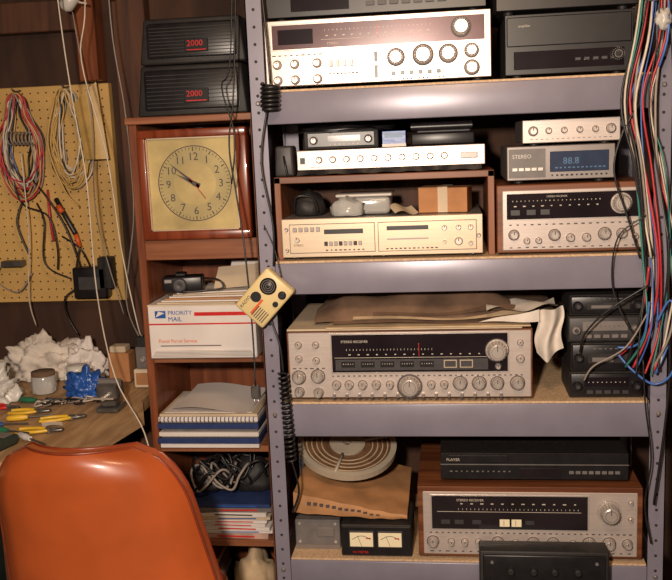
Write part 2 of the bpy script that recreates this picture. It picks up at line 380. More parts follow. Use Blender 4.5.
# big receiver
b=B('stereo_receiver').at(-.418,2.18,.8462)
w,h=.608,.182; U=w/248; fx=lambda u:u*U; fz=lambda v:h-v*h/72
body(b,w,h,.37,WALN,SIL,.004,.008)
b.box(fx(45),fx(225),-.0015,.001,fz(43.5),fz(2.5),SILB); b.box(fx(46.5),fx(223.5),-.0024,.001,fz(42),fz(4),GLS,.0006)
b.box(fx(49),fx(203),-.0032,0,fz(27.4),fz(27),LED)
b.ticks(fx(60),fx(150),fz(20),fz(18.3),26,LED,-.0024,.12); b.ticks(fx(60),fx(200),fz(24.6),fz(23.6),15,LED,-.0024,.2)
b.box(fx(50),fx(204),-.003,0,fz(40),fz(29),DGRY)
for u in (56,76,96,116,136): b.box(fx(u),fx(u+14),-.0036,0,fz(37),fz(31),BLK); b.ticks(fx(u+1),fx(u+13),fz(34),fz(33),5,LED,-.0036,.3)
for u in (160,176): b.box(fx(u),fx(u+13),-.0036,0,fz(38),fz(30),CHAMP); b.box(fx(u+1),fx(u+12),-.0040,0,fz(37),fz(31),DGRY)
b.text('STEREO RECEIVER',.0085,(fx(56),-.0028,fz(12)),LED); b.box(fx(135),fx(135.5),-.0034,0,fz(26),fz(13),RED)
b.knob(fx(213),fz(21),.022,.03,y=-.0024); b.lathe([(.024,0),(.027,0),(.027,.002),(.024,.002)],(fx(213),-.0024,fz(21)),(0,-1,0),SILB,24); b.knob(fx(214),fz(37),.006,.012,y=-.0024)
for u,v,r in ((12,14,.007),(12,28,.007),(30,14,.007),(30,30,.007),(236,14,.006),(236,30,.008)): b.knob(fx(u),fz(v),r,.012)
for u,v,r in ((11,47,.014),(31,46,.014),(11,62,.010),(31,63,.010),(50,55,.009),(63,55,.009),(77,55,.009),(91,55,.009),(105,55,.008),(125,57,.024),(147,55,.008),(160,55,.008),(176,54,.014),(195,54,.014),(213,54,.013),(233,54,.014)): b.knob(fx(u),fz(v),r,.018)
for i in range(14): b.box(fx(46+i*13),fx(49+i*13),-.009,0,fz(67.5),fz(64),SILD,.0006)
b.ticks(fx(44),fx(240),fz(46.6),fz(45.4),36,TXT,0,.4); b.ticks(fx(44),fx(240),fz(70.5),fz(69.4),30,TXT,0,.4); b.ticks(fx(4),fx(40),fz(38.5),fz(37.3),6,TXT,0,.5)
b.done()
zf=.8462+.1830
b=B('cardboard_sheet').at(-.415,2.172,zf+.001); b.box(0,.58,0,.36,0,.005,CRM,.001); b.box(.10,.60,-.004,.33,.005,.009,CLOB,.001); b.done()
b=B('folded_cloth')
def cf(u,v):
    x=-.35+u*.60; y=2.205+v*.30
    e=math.sin(math.pi*min(1,max(0,u*.94+.03)))**.45
    fold=.012*math.sin(u*9+v*7)+.007*math.sin(u*22-v*5)
    z=zf+.012+e*(.010+(.056+.012*math.sin(u*5))*min(1,v*4.5)**.6+fold*min(1,v*5))
    return (x,y,max(z,zf+.012))
b.grid(cf,80,30,CLO)
for k in range(3):
    b.grid(lambda u,v,k=k:(-.30+k*.05+u*(.50-k*.07),2.195+.004*k-.003+v*.03,zf+.014+.010*k+.009*math.sin(u*7+k)*u+.010*v),40,4,CLO if k!=1 else CLOB)
b.done()
b=B('hanging_rag')
def rg(u,v):
    x=.200+u*.062+.004*math.sin(v*7); y=2.168+.014*math.sin(u*8+v*2)+.025*v
    z=zf+.042-.075*v-.055*v*(1-abs(u-.35))+.012*u*(1-v)
    return (x,y,z)
b.grid(rg,18,18,WHTC); b.grid(lambda u,v:(.06+u*.145,2.170+.01*math.sin(u*6),zf+.014+.030*v*u+.004),12,5,WHTC)
b.grid(lambda u,v:(.08+u*.17,2.172+v*.10,zf+.046+.008*math.sin(u*9+v*4)+.008*u),14,8,WHTC); b.done()

# stack of car radios
zz=.8472
for i,(hh,dx) in enumerate(((.066,.0),(.072,.004),(.066,-.003),(.052,.002))):
    b=B('car_radio').at(.280+dx,2.195+.004*i,zz)
    w=.176; b.box(0,w,.006,.17,0,hh-.001,BLKM,.002); b.box(.002,w-.002,0,.008,.004,hh-.004,BLK if i!=2 else DGRY,.003,2)
    if i in (0,2):
        b.box(.035,w-.035,-.001,.002,hh*.45,hh*.8,GLS if i==0 else SILD); b.ticks(.04,w-.04,hh*.6,hh*.63,9,LED if i==0 else TXT,-.001,.25)
        for k in range(5): b.box(.04+k*.021,.056+k*.021,-.006,0,hh*.18,hh*.32,DGRY if i==0 else SILD,.001)
    else:
        b.box(.04,w-.035,-.001,.002,hh*.3,hh*.62,BLKM)
        b.ticks(.05,w-.05,hh*.78,hh*.81,6,GRY,0,.5); b.box(.05,.10,-.003,0,hh*.35,hh*.5,GRY,.0005)
    for xx in (.018,w-.018): b.lathe([(.011,0),(.011,.012),(.009,.014)],(xx,0,hh*.5),(0,-1,0),BLK if i!=2 else SILD,14); b.cyl((xx,-.014,hh*.5),(0,-1,0),.005,.006,DGRY,10)
    b.done(); zz+=hh

# lower receiver
b=B('stereo_receiver').at(-.10,2.18,.4245)
w,h=.556,.196; U=w/227; fx=lambda u:u*U; fz=lambda v:h-v*h/72
body(b,w,h,.36,WALN,SIL,.013,.008)
b.box(fx(13),fx(174),-.0015,.001,fz(42),fz(7.5),SILB); b.box(fx(14.5),fx(172.5),-.0024,.001,fz(41),fz(8.5),GLS,.0006)
b.ticks(fx(40),fx(165),fz(22),fz(20.6),30,LED,-.0024,.12); b.ticks(fx(40),fx(165),fz(16.5),fz(15.5),12,LED,-.0024,.25)
b.box(fx(20),fx(166),-.003,0,fz(24),fz(23.6),LED)
for u in (84,96): b.box(fx(u),fx(u+10),-.0032,0,fz(38),fz(31),AMB); b.box(fx(u+4),fx(u+4.5),-.0038,0,fz(37),fz(32),TXT)
for u in (24,38,56,110): b.box(fx(u),fx(u+9),-.0032,0,fz(36),fz(32),DGRY)
b.text('STEREO RECEIVER',.0085,(fx(40),-.0028,fz(13.5)),LED)
b.knob(fx(194),fz(23),.022,.03); b.lathe([(.025,0),(.029,0),(.029,.002),(.025,.002)],(fx(194),0,fz(23)),(0,-1,0),SILB,24); b.knob(fx(215),fz(14),.005,.01); b.knob(fx(215),fz(30),.005,.01)
for u,v,r in ((15,54,.012),(34,54,.007),(48,54,.007),(62,54,.007),(82,54,.012),(100,54,.007),(118,54,.012),(138,54,.012),(158,54,.007),(174,54,.013),(194,54,.013),(212,54,.010)): b.knob(fx(u),fz(v),r,.016)
b.ticks(fx(10),fx(218),fz(45.5),fz(44.4),34,TXT,0,.4); b.ticks(fx(10),fx(218),fz(64),fz(63),26,TXT,0,.4)
b.done()
b=B('dvd_player').at(-.04,2.205,.6215)
w,h=.465,.080; body(b,w,h,.28,BLKM,BLK,0,.010)
b.box(.0,w,-.002,.004,.049,.051,GRY); b.box(.02,.17,-.003,.001,.056,.074,BLK,.001); b.box(.2,.30,-.003,.001,.020,.04,GLS)
b.text('PLAYER',.010,(.015,-.0034,.060),LED)
for i in range(8): b.box(.32+i*.016,.332+i*.016,-.003,0,.026,.034,GRY,.0006)
b.ticks(.02,.18,.030,.033,12,GRY,0,.4); b.done()

b=B('vu_meter_unit').at(-.302,2.185,.4248)
w,h=.184,.086; b.box(0,w,.004,.16,0,h,BLKM,.003); b.box(.002,w-.002,0,.006,.003,h-.003,BLK,.002)
for x0 in (.024,.098):
    b.box(x0-.003,x0+.063,-.003,.001,.026,.072,DGRY,.0015); b.box(x0,x0+.060,-.0045,0,.030,.068,AMB,.0006)
    b.tube([(x0+.006+.048*t,-.005,.050+.010*math.sin(math.pi*t)) for t in [i/8 for i in range(9)]],.0007,TXT,4,spline=False)
    b.tube([(x0+.03,-.005,.032),(x0+.02,-.005,.060)],.0006,TXT,4,spline=False); b.box(x0+.042,x0+.054,-.0052,0,.052,.055,RED)
b.text('VU METER',.009,(.03,-.0006,.010),RED); b.done()
b=B('metal_transformer_box').at(-.430,2.23,.4248)
b.box(0,.12,0,.13,0,.080,GRY,.002); b.box(.0,.12,-.003,0,.0,.012,SILD); b.box(.06,.105,-.004,.001,.035,.06,SILD,.001)
for p in ((.012,.07),(.108,.07),(.012,.02),(.108,.02)): b.cyl((p[0],0,p[1]),(0,-1,0),.004,.003,SILB,8)
b.done()
b=B('kraft_paper_parcel')
def kp(u,v):
    x=-.425+u*.295; y=2.20+v*.30+.02*u
    z=.524+.075*(1-u)*.9+.02*v
    z+=.005*noise.noise(Vector((x*25,y*25,1)))
    return (x,y,z)
b.grid(kp,24,14,KRA); b.grid(lambda u,v:(kp(u,0)[0],kp(u,0)[1]-.003*math.sin(v*3),kp(u,0)[2]-v*(.055-.045*u)),24,5,KRA)
b.grid(lambda u,v:(kp(u,v)[0],kp(u,v)[1],kp(u,v)[2]-(.055-.045*u)*(1-.6*v)),24,14,KRA)
for i in range(12):
    x,y,z=kp(.12+i*.055,0); b.box(x,x+.010,y-.0045,y,z-.024+.001*i,z-.015+.0005*i,TXT)
b.done()
b=B('film_reel').at(-.302,2.395,.656,rx=20,ry=7)
b.lathe([(.122,-.009),(.138,-.009),(.138,.009),(.122,.009)],(0,0,0),(0,0,1),REEL,48)
b.lathe([(.048,-.006),(.124,-.006),(.124,.004),(.048,.004)],(0,0,0),(0,0,1),FILM,48)
for r_ in (.070,.084,.098,.112): b.lathe([(r_,.004),(r_+.003,.004),(r_+.003,.0055),(r_,.0055)],(0,0,0),(0,0,1),CLOB,48)
b.lathe([(.012,-.006),(.050,-.006),(.050,.010),(.012,.010)],(0,0,0),(0,0,1),REEL,36)
for k in range(3):
    a=k*2.094+.4; c,s_=math.cos(a),math.sin(a); b.tube([(c*.05,s_*.05,.008),(c*.128,s_*.128,.008)],.0045,REEL,6,spline=False)
b.done()

b=B('loudspeaker').at(.052,2.10,0)
b.box(0,.31,0,.062,0,.488,BLKM,.004,2); b.box(.008,.302,-.006,.002,.39,.480,BLK,.003,2)
for x in (.03,.28):
    for z in (.41,.462): b.cyl((x,-.006,z),(0,-1,0),.004,.003,GRY,10)
for x in (.075,.13,.18,.235): b.lathe([(.009,0),(.009,.010),(.006,.012)],(x,-.006,.440),(0,-1,0),BLKM,14)
b.lathe([(.11,0),(.11,.006),(.09,.006),(.03,.001),(.0,.001)],(.155,0,.22),(0,-1,0),DGRY,30); b.done()

# ---------------------------------------------------------------- bookcase
b=B('wooden_bookcase')
x0,x1,y0,y1=-.850,-.498,2.35,2.69
b.box(x0,x0+.022,y0,y1,0,1.56,REDW,.002); b.box(x1-.020,x1,y0,y1,0,1.56,REDW,.002)
b.box(x0-.006,x1+.004,y0-.010,y1,1.56,1.578,REDH,.002)
b.box(x0+.022,x1-.02,y1-.012,y1,0,1.56,REDW)
for z in (1.235,.925,.667,.385,.05): b.box(x0+.022,x1-.02,y0+.004,y1-.012,z-.018,z,REDH,.001)
b.box(x0+.022,x1-.02,y0,y0+.016,1.195,1.250,REDH,.002)
b.done()
b=B('wall_clock').at(-.824,2.335,1.2515)
w,h=.296,.292
for a in ((0,w,0,.024),(0,w,h-.022,h)): b.box(a[0],a[1],0,.05,a[2],a[3],CLKW,.004,2)
for a in ((0,.022),(w-.03,w)): b.box(a[0],a[1],0,.05,.02,h-.02,CLKW,.004,2)
b.box(.02,w-.028,.012,.05,.02,h-.02,DIAL)
g=.003
for a in ((.022,w-.03,.024,.024+g),(.022,w-.03,h-.022-g,h-.022),(.022,.022+g,.024,h-.022),(w-.03-g,w-.03,.024,h-.022)): b.box(a[0],a[1],.004,.013,a[2],a[3],CHAMP)
cx,cz=.148,.148
b.lathe([(.098,0),(.1005,0),(.1005,.001),(.098,.001)],(cx,.0118,cz),(0,-1,0),TXT,48)
b.lathe([(.058,0),(.096,0),(.096,.0005),(.058,.0005)],(cx,.0120,cz),(0,-1,0),DIALD,48)
for k in range(60):
    a=k*math.pi/30; r0,r1=(.086,.096) if k%5==0 else (.090,.096)
    b.tube([(cx+r0*math.sin(a),.0112,cz+r0*math.cos(a)),(cx+r1*math.sin(a),.0112,cz+r1*math.cos(a))],.0009 if k%5 else .0016,TXT,4,spline=False)
for k in range(1,13):
    a=k*math.pi/6; b.text(str(k),.029,(cx+.072*math.sin(a),.0108,cz+.072*math.cos(a)-.010),TXT,align='CENTER')
def hand(a,l,wd):
    s_,c_=math.sin(a),math.cos(a)
    p=[(cx-s_*.015-c_*wd,.008,cz-c_*.015+s_*wd),(cx-s_*.015+c_*wd,.008,cz-c_*.015-s_*wd),(cx+s_*l,.008,cz+c_*l)]
    b.raw(p+[(q[0],.0095,q[2]) for q in p],[(0,1,2),(3,5,4),(0,3,4,1),(1,4,5,2),(2,5,3,0)],TXT)
hand(math.radians(-62),.056,.007); hand(math.radians(-50),.088,.005); b.cyl((cx,.012,cz),(0,-1,0),.006,.007,TXT,12)
b.tube([(cx-.012,.007,cz+.016),(cx+.028,.007,cz-.040)],.0010,RED,4,spline=False)
b.done()
for (xa,xb,za,hh) in ((-.822,-.522,1.5785,.132),(-.806,-.520,1.7115,.118)):
    b=B('car_speaker').at(xa,2.355,za); w=xb-xa
    b.box(0,w,0,.16,0,hh,BLKM,.006,2,top=.014)
    k=.014*.6/hh
    b.M=b.M@Matrix.Rotation(-math.atan(k),4,'X')
    b.box(.022,w-.022,-.005,.004,.014,hh-.012,BLK,.006,2)
    for i in range(9): b.box(.03,w-.03,-.0066,-.004,.022+i*(hh-.045)/8.5,.024+i*(hh-.045)/8.5,BLKM)
    b.box(w*.44,w*.66,-.009,-.004,hh*.24,hh*.52,BLK,.001); b.text('2000',.022,(w*.46,-.0095,hh*.36),RED); b.box(w*.46,w*.64,-.0095,-.008,hh*.27,hh*.29,RED)
    b.done()

# bookcase contents
b=B('shipping_box').at(-.826,2.325,.9262)
b.box(0,.298,.0,.20,0,.150,WHT,.002); b.box(.0,.298,-.0008,.001,.146,.150,CRM)
b.box(.02,.050,-.001,.001,.113,.133,BLU); b.raw([(.022,-.0016,.116),(.048,-.0016,.127),(.030,-.0016,.132)],[(0,1,2)],WHT)
b.text('PRIORITY',.016,(.056,-.0008,.122),BLU); b.text('MAIL',.018,(.056,-.0008,.104),BLU); b.box(.0,.298,-.0006,.001,.094,.098,RED); b.box(.13,.298,-.0006,.001,.118,.128,RED)
b.text('Postal Parcel Service',.013,(.025,-.0008,.045),ORG); b.box(.03,.2,-.0006,.001,.034,.037,GRY)
for i in range(5): b.box(.004+.003*i,.296-.004*i,-.004-.001*i,0,.004+.004*i,.0065+.004*i,WHT)
b.done()
b=B('envelope_stack')
for i in range(6): b.at(-.80+.010*i,2.332+.005*i,1.0768+i*.0045,rz=-3+i*2); b.box(0,.22,0,.16,0,.004,(CRM,WHT,KRA,WHT,CRM,WHT)[i],.0005)
b.at(-.66,2.42,1.103,rx=0,rz=-6); b.grid(lambda u,v:(u*.14,-.01+v*.05+.01*u,v*.055+.01*u),6,4,CRM); b.grid(lambda u,v:(.03+u*.12,.02+v*.05,v*.070),6,4,WHT)
b.done()
b=B('compact_camera').at(-.755,2.37,1.1055,rz=8)
b.box(-.035,.075,-.02,.035,0,.042,BLK,.005,2); b.lathe([(.018,0),(.020,.018),(.014,.020),(.0,.016)],(.015,-.02,.021),(0,-1,0),DGRY,20); b.box(-.028,-.008,-.022,0,.026,.036,SILD,.001); b.box(.0,.03,-.012,.02,.042,.052,BLK,.003)
b.tube([(.075,0,.034),(.12,-.02,.03),(.13,-.025,.008),(.08,-.035,.004),(.02,-.04,.003)],.003,CRDB); b.done()
b=B('spiral_notebook').at(-.826,2.325,.6682)
th=(.014,.016,.004,.012,.010,.016,.004,.014,.008); ms=(WHT,PHO,CRM,WHT,GRY,PHO,CRM,WHT,CRM)
z=0
for i,(m,t) in enumerate(zip(ms,th)):
    dx=(.006,.0,.009,.004,.012,.002,.010,.005,.008)[i]; b.box(dx,.29-dx*.5,.0+dx,.24,z,z+t-.0008,m,.001); z+=t
for i in range(24): b.lathe([(.006,-.001),(.0074,-.001),(.0074,.001),(.006,.001)],(.012+i*.0115,.004,.083),(1,0,0),PHO,8)
b.box(.02,.27,.02,.22,z-.0008,z+.0005,WHT)
for j in range(8): b.box(.05,.05+random.uniform(.1,.17),.04+j*.018,.044+j*.018,z+.0005,z+.0008,GRY)
b.done()
b=B('loose_sheet').at(-.79,2.36,.770,rz=-6); b.grid(lambda u,v:(u*.22,v*.2,.003+.016*v*v+.006*math.sin(u*5)),12,8,WHT); b.done()
b=B('magazine_stack')
z=.3855
for i in range(9):
    t=random.uniform(.009,.016); m=random.choice((WHT,CRM,PINK,PHO,WHT,GRY))
    b.at(-.66+random.uniform(-.008,.008),2.455,z,rz=random.uniform(-4,4)); b.box(-.13,.13,-.09,.09,0,t-.001,m,.0008)
    b.box(-.02,.09,-.0906,-.08,t*.3,t*.6,random.choice((RED,TXT,BLU))); z+=t
ztop=z; b.done()
b=B('cable_pile')
for k in range(13):
    c=Vector((-.665+random.uniform(-.07,.07),2.44+random.uniform(-.02,.05),ztop+.045+.05*random.random()))
    b.tube([c+Vector((.055*math.cos(a)+random.uniform(-.01,.01),.03*math.sin(a),.035*math.sin(a*2+k))) for a in [i*.785 for i in range(8)]],.004,random.choice((CRDB,CRDB,CRDG,CRDB)),5,closed=True)
b.blob((-.60,2.50,ztop+.001),.06,.05,.07,BLKM,.2,3,5,3); b.blob((-.73,2.50,ztop+.001),.05,.05,.055,DGRY,.2,3,8,3)
b.done()
b=B('beige_bath_towel').at(-.600,2.46,.0515)
b.blob((0,0,0),.065,.07,.19,CLOB,.14,2.2,4,4); b.done()
b=B('magazine_stack')
z=.0515
for i in range(16):
    t=random.uniform(.010,.020); m=random.choice((WHT,CRM,PINK,PHO,WHT,GRY,KRA))
    b.at(-.755+random.uniform(-.004,.004),2.45,z,rz=random.uniform(-3,3)); b.box(-.055,.055,-.09,.09,0,t-.001,m,.0008)
    z+=t
    if z>.34: break
b.done()

# ---------------------------------------------------------------- hanging radio
b=B('portable_radio')
b.M=Matrix.Translation((-.456,2.118,1.125))@Matrix.Rotation(math.radians(-47),4,'Y')
b.box(-.062,.062,0,.034,-.045,.045,BEI,.006,3)
b.lathe([(.021,0),(.021,.002),(.0,.0025)],(.030,0,.012),(0,-1,0),BLK,24)
for i in range(3): b.lathe([(.005+i*.005,0),(.0065+i*.005,0),(.0065+i*.005,.0008),(.005+i*.005,.0008)],(.030,-.0024,.012),(0,-1,0),GRY,20)
b.lathe([(.010,0),(.010,.005),(.007,.006)],(.036,0,-.028),(0,-1,0),BLK,16); b.lathe([(.007,0),(.007,.005)],(.008,0,-.030),(0,-1,0),BLK,16)
b.lathe([(.013,0),(.013,.003)],(-.010,0,.018),(0,-1,0),BLK,20)
for i in range(6): b.box(-.052,-.022,-.001,.001,-.034+i*.006,-.0315+i*.006,TXT)
b.text('RADIO',.012,(-.055,-.0008,.026),TXT); b.box(-.05,-.005,-.001,0,-.002,.004,ORG)
b.M=Matrix.Identity(4)
b.tube([(-.415,2.14,1.168),(-.43,2.15,1.24),(-.455,2.158,1.30)],.0015,CRDB,5)
b.done()

# ---------------------------------------------------------------- workbench
b=B('workbench')
def prism(b,poly,z0,z1,m):
    n=len(poly); b.raw([(x,y,z0) for x,y in poly]+[(x,y,z1) for x,y in poly],[tuple(range(n)),tuple(range(2*n-1,n-1,-1))]+[(i,i+n,(i+1)%n+n,(i+1)%n) for i in range(n)],m)
YE=1.86; XE=-.862-(2.33-YE)*.19
prism(b,[(-.871,2.69),(-.871,2.33),(XE-.009,YE),(-1.9,YE),(-1.9,2.72),(-1.02,2.72)],.765,.800,TANW)
prism(b,[(-.871,2.33),(-.862,2.33),(XE,YE),(XE-.009,YE)],.735,.802,TANW)
b.box(-1.88,-1.03,2.62,2.69,.30,.76,DKG); b.box(-1.86,-1.25,2.0,2.6,.16,.18,DKW)
for (x,y) in ((-1.03,YE+.04),(-1.86,YE+.04),(-1.86,2.58),(-.93,2.58)): b.box(x-.03,x+.03,y-.03,y+.03,0,.77,DKW)
b.box(-1.84,-1.30,2.05,2.5,.18,.60,DKG,.01,2); b.box(-1.25,-1.12,2.1,2.5,.62,.765,DKW,.004)
b.done()
b=B('storage_crate').at(-1.10,2.30,.001)
b.box(-.12,.12,-.15,.2,0,.30,BLKM,.006,2); b.box(-.10,.10,-.152,-.14,.05,.25,DGRY,.004); b.box(-.09,.09,-.12,.15,.30,.42,CARD,.003); b.done()
zb=.803
b=B('plastic_bag').at(-1.325,2.36,zb); b.blob((0,0,0),.065,.06,.065,WHT2,.45,2.8,1,5); b.blob((-.06,-.15,0),.06,.06,.06,WHT2,.45,2.8,6,5); b.done()
b=B('crumpled_paper_towel').at(-1.27,2.61,zb); b.blob((0,0,0),.105,.05,.075,WHTC,.4,2.6,2,5); b.blob((.12,.0,0),.06,.045,.065,WHT,.4,2.6,9,5); b.done()
b=B('plastic_jar').at(-1.195,2.43,zb); b.lathe([(.03,0),(.036,.004),(.036,.045),(.033,.052)],(0,0,0),(0,0,1),PLC,24); b.lathe([(.034,.0),(.034,.012),(.0,.013)],(0,0,.052),(0,0,1),CLO,24); b.done()
b=B('plastic_jar').at(-1.12,2.50,zb); b.lathe([(.028,0),(.032,.004),(.032,.05),(.030,.051)],(0,0,0),(0,0,1),PLC,24); b.lathe([(.033,.0),(.033,.012),(.0,.013)],(0,0,.05),(0,0,1),WHT2,24); b.done()
b=B('blue_shop_rag').at(-1.050,2.40,zb); b.blob((0,0,0),.046,.036,.046,BLU,.45,2.8,3,5); b.done()
b=B('small_transformer').at(-.905,2.50,zb); b.box(-.03,.03,-.03,.03,0,.055,CRM,.003); b.box(-.022,.022,-.034,-.028,.01,.045,CARD); b.box(-.024,.024,-.02,.02,.055,.12,GRY,.003); b.knob(0,.085,.008,.01,y=-.02)
b.box(-.018,.02,-.015,.015,.12,.15,BLKM,.002); b.done()
b=B('wood_block').at(-1.0,2.56,zb); b.box(-.035,.03,-.03,.03,0,.09,CARD,.003); b.box(-.03,.02,-.025,.02,.09,.11,CRM,.003); b.done()
b=B('bench_vise').at(-.925,2.26,zb)
b.box(-.03,.03,-.035,.035,0,.012,METD,.002); b.box(-.02,.02,-.02,.02,.012,.035,METD,.003); b.box(-.028,.028,-.03,-.006,.035,.075,METD,.003); b.box(-.028,.028,.006,.03,.035,.075,METD,.003)
b.cyl((0,-.055,.045),(0,1,0),.006,.10,SILB,12); b.cyl((-.03,-.055,.045),(1,0,0),.003,.06,SILB,8); b.box(-.03,.03,-.008,-.002,.062,.085,SILD,.001); b.box(-.03,.03,.002,.008,.062,.085,SILD,.001)
b.done()
def pliers(name,x,y,rz,hm,sc=.8,z=zb):
    b=B(name).at(x,y,z+.007,rz=rz)
    for s_ in (-1,1):
        b.tube([(0,s_*.004,0),(-.03*sc,s_*.014,0),(-.07*sc,s_*.016,0),(-.10*sc,s_*.012,0)],.0045,hm,8)
        b.tube([(-.005,s_*.004,0),(.02*sc,s_*.006,0),(.045*sc,s_*.002,0)],.004,METD,8)
    b.cyl((0,0,-.006),(0,0,1),.009,.011,METD,14); b.done()
pliers('pliers',-1.00,2.17,20,YEL); pliers('wire_cutters',-1.22,2.26,-10,RED,.7); pliers('pliers',-1.12,2.225,8,YEL,.75); pliers('wire_strippers',-1.015,2.065,5,YEL,.8)
def driver(x,y,rz,hm,z=zb):
    b=B('screwdriver').at(x,y,z+.010,rz=rz); b.lathe([(.004,-.05),(.008,-.045),(.0085,-.01),(.006,0),(.006,.004)],(0,0,0),(1,0,0),hm,10); b.cyl((0,0,0),(1,0,0),.0025,.07,METD,8); b.done()
driver(-1.12,2.16,15,YEL); driver(-1.12,2.05,-15,GRN); driver(-1.03,1.99,-35,WHT2); driver(-1.17,2.315,-8,GRN); driver(-1.16,2.10,5,BLU)
b=B('cutting_mat').at(-1.24,2.00,zb,rz=6); b.box(-.14,.07,-.14,.08,0,.004,DKG,.001); b.done()
b=B('circuit_box').at(-1.27,2.02,zb+.0045,rz=6); b.box(-.09,.03,-.1,.04,0,.03,BLKM,.003); b.box(-.08,.02,-.09,.03,.03,.034,DGRY,.001); b.knob(-.03,.015,.008,.01,y=-.1); b.done()
b=B('multimeter').at(-1.10,1.945,zb,rz=-15); b.box(-.035,.035,-.06,.05,0,.025,DKG,.006,2); b.box(-.026,.026,.010,.04,.025,.027,GRY); b.lathe([(.016,0),(.016,.006),(.012,.008)],(0,-.02,.025),(0,0,1),BLK,18); b.done()
b=B('cable_clutter')
for k in range(8):
    c=Vector((-1.06+random.uniform(-.07,.07),2.305+random.uniform(-.03,.02),zb+.006))
    b.tube([c+Vector((.045*math.cos(a)*random.uniform(.6,1.1),.022*math.sin(a),.004*math.sin(a*3)+.004)) for a in [i*.785 for i in range(7)]],.0025,random.choice((CRDB,CRDG,CRDR,CRDB,CRDW)),5)
b.done()
b=B('printed_leaflet').at(-1.045,2.095,zb,rz=30); b.grid(lambda u,v:(u*.05,v*.05,.002+.004*math.sin(u*4)),6,6,WHT); b.done()
b=B('newspaper').at(-1.60,2.3,zb,rz=8); b.box(-.12,.12,-.2,.2,0,.012,WHT,.001); b.box(-.10,.10,-.18,.18,.012,.016,CRM,.001); b.done()

# ---------------------------------------------------------------- pegboard items
def coilb(name,cx,top,bot,hw,mats,n,r=.0028):
    b=B(name); cz=(top+bot)/2; hz=(top-bot)/2
    b.tube([(cx,2.73,top+.01),(cx,2.69,top+.005),(cx,2.672,top+.012)],.003,METD,6)
    for k in range(n):
        ww=hw*random.uniform(.45,1.0); dz=random.uniform(-.05,.012); dy=random.uniform(-.02,.02)
        P=[]
        for i in range(12):
            a=i*math.pi/6; s_=math.sin(a); c_=math.cos(a)
            nw=ww*(1 if c_<.3 else .6)
            P.append((cx+nw*s_+random.uniform(-.008,.008),2.698+dy*.7+random.uniform(-.005,.005),cz+hz*c_+(dz if c_<0 else 0)))
        b.tube(P,r,random.choice(mats),5,closed=True,sub=5)
    return b
b=coilb('coiled_cable_bundle',-1.325,1.68,1.40,.075,(CRDG,CRDG,CRDW,CRDG,CRDU,CRDG,CRDR,CRDY,CRDG,CRDB),30,.0026)
b.coil((-1.355,2.68,1.545),(-1.27,2.68,1.540),.020,7,.0025,CRDG)
b.tube([(-1.36,2.69,1.42),(-1.33,2.68,1.34),(-1.25,2.68,1.30),(-1.23,2.68,1.20),(-1.24,2.69,1.13)],.003,CRDB)
b.tube([(-1.30,2.69,1.42),(-1.25,2.68,1.36),(-1.20,2.68,1.27),(-1.17,2.68,1.18),(-1.16,2.7,1.10)],.003,CRDB); b.done()
b=coilb('coiled_rope',-1.165,1.685,1.43,.066,(CRDY,CRDY,CRDW,CRDY,CRDB,CRDG),30,.003)
b.tube([(-1.19,2.67,1.66),(-1.22,2.66,1.52),(-1.18,2.66,1.38),(-1.14,2.66,1.33)],.003,CRDY)
b.done()
b=B('paper_flyer'); b.grid(lambda u,v:(-1.125+u*.075+.02*v,2.660-.01*math.sin(u*3),1.64-.17*v+(.06*u*(1-v))),8,8,CRDY); b.done()
b=B('test_leads')
b.tube([(-1.235,2.715,1.35),(-1.20,2.69,1.30),(-1.17,2.69,1.24)],.008,CRDB,8); b.tube([(-1.17,2.69,1.24),(-1.16,2.69,1.20)],.007,ORG,8); b.tube([(-1.22,2.69,1.33),(-1.205,2.685,1.31)],.009,ORG,8)
b.tube([(-1.26,2.715,1.38),(-1.25,2.69,1.30),(-1.25,2.70,1.22)],.004,CRDR,6); b.tube([(-1.16,2.69,1.20),(-1.18,2.69,1.1),(-1.13,2.7,1.05)],.003,CRDB)
b.tube([(-1.30,2.715,1.34),(-1.27,2.69,1.28),(-1.28,2.69,1.15),(-1.20,2.69,1.10)],.003,CRDB); b.tube([(-1.34,2.715,1.36),(-1.36,2.69,1.28),(-1.33,2.69,1.18)],.0035,CRDB); b.done()
b=B('wall_power_adapter').at(-1.135,2.68,1.035)
b.box(-.055,.055,0,.05,0,.10,BLK,.006,2); b.box(-.035,.035,-.001,.001,.03,.07,DGRY); b.box(.03,.075,.0,.045,.03,.13,BLKM,.004)
b.tube([(-.055,.02,.03),(-.09,.01,-.0),(-.09,.02,-.06),(-.06,.02,-.12)],.003,CRDB); b.tube([(.0,.02,.1),(-.02,.0,.16),(-.08,.01,.20)],.003,CRDB); b.done()
b=B('alligator_clip_lead').at(-1.40,2.70,1.14); b.box(-.03,.04,-.01,.029,0,.02,METD,.003); b.tube([(-.03,0,.01),(-.05,-.01,-.04),(.02,-.01,-.08),(.07,0,-.02)],.0025,CRDG); b.done()

# ---------------------------------------------------------------- cords and cables
b=B('hanging_cord')
b.tube([(-1.045,2.40,2.34),(-1.035,2.40,1.90),(-1.02,2.40,1.65),(-.99,2.38,1.41),(-.98,2.36,1.11),(-.90,2.24,.90),(-.83,2.24,.74),(-.80,2.23,.55)],.0020,CRDW,6)
b.tube([(-.955,2.44,2.34),(-.975,2.44,1.90),(-1.0,2.44,1.74),(-.95,2.44,1.48),(-.93,2.44,1.22),(-.90,2.44,1.0),(-.895,2.46,.96)],.0020,CRDW,6)
b.tube([(-.92,2.50,2.34),(-.93,2.50,1.86),(-.91,2.50,1.62),(-.875,2.42,1.45),(-.88,2.42,1.3),(-.95,2.5,1.06),(-.93,2.54,.93)],.0020,CRDG,5)
b.tube([(-1.31,2.66,1.50),(-1.30,2.64,1.25),(-1.33,2.66,1.05),(-1.33,2.69,.95)],.0020,CRDW,5)
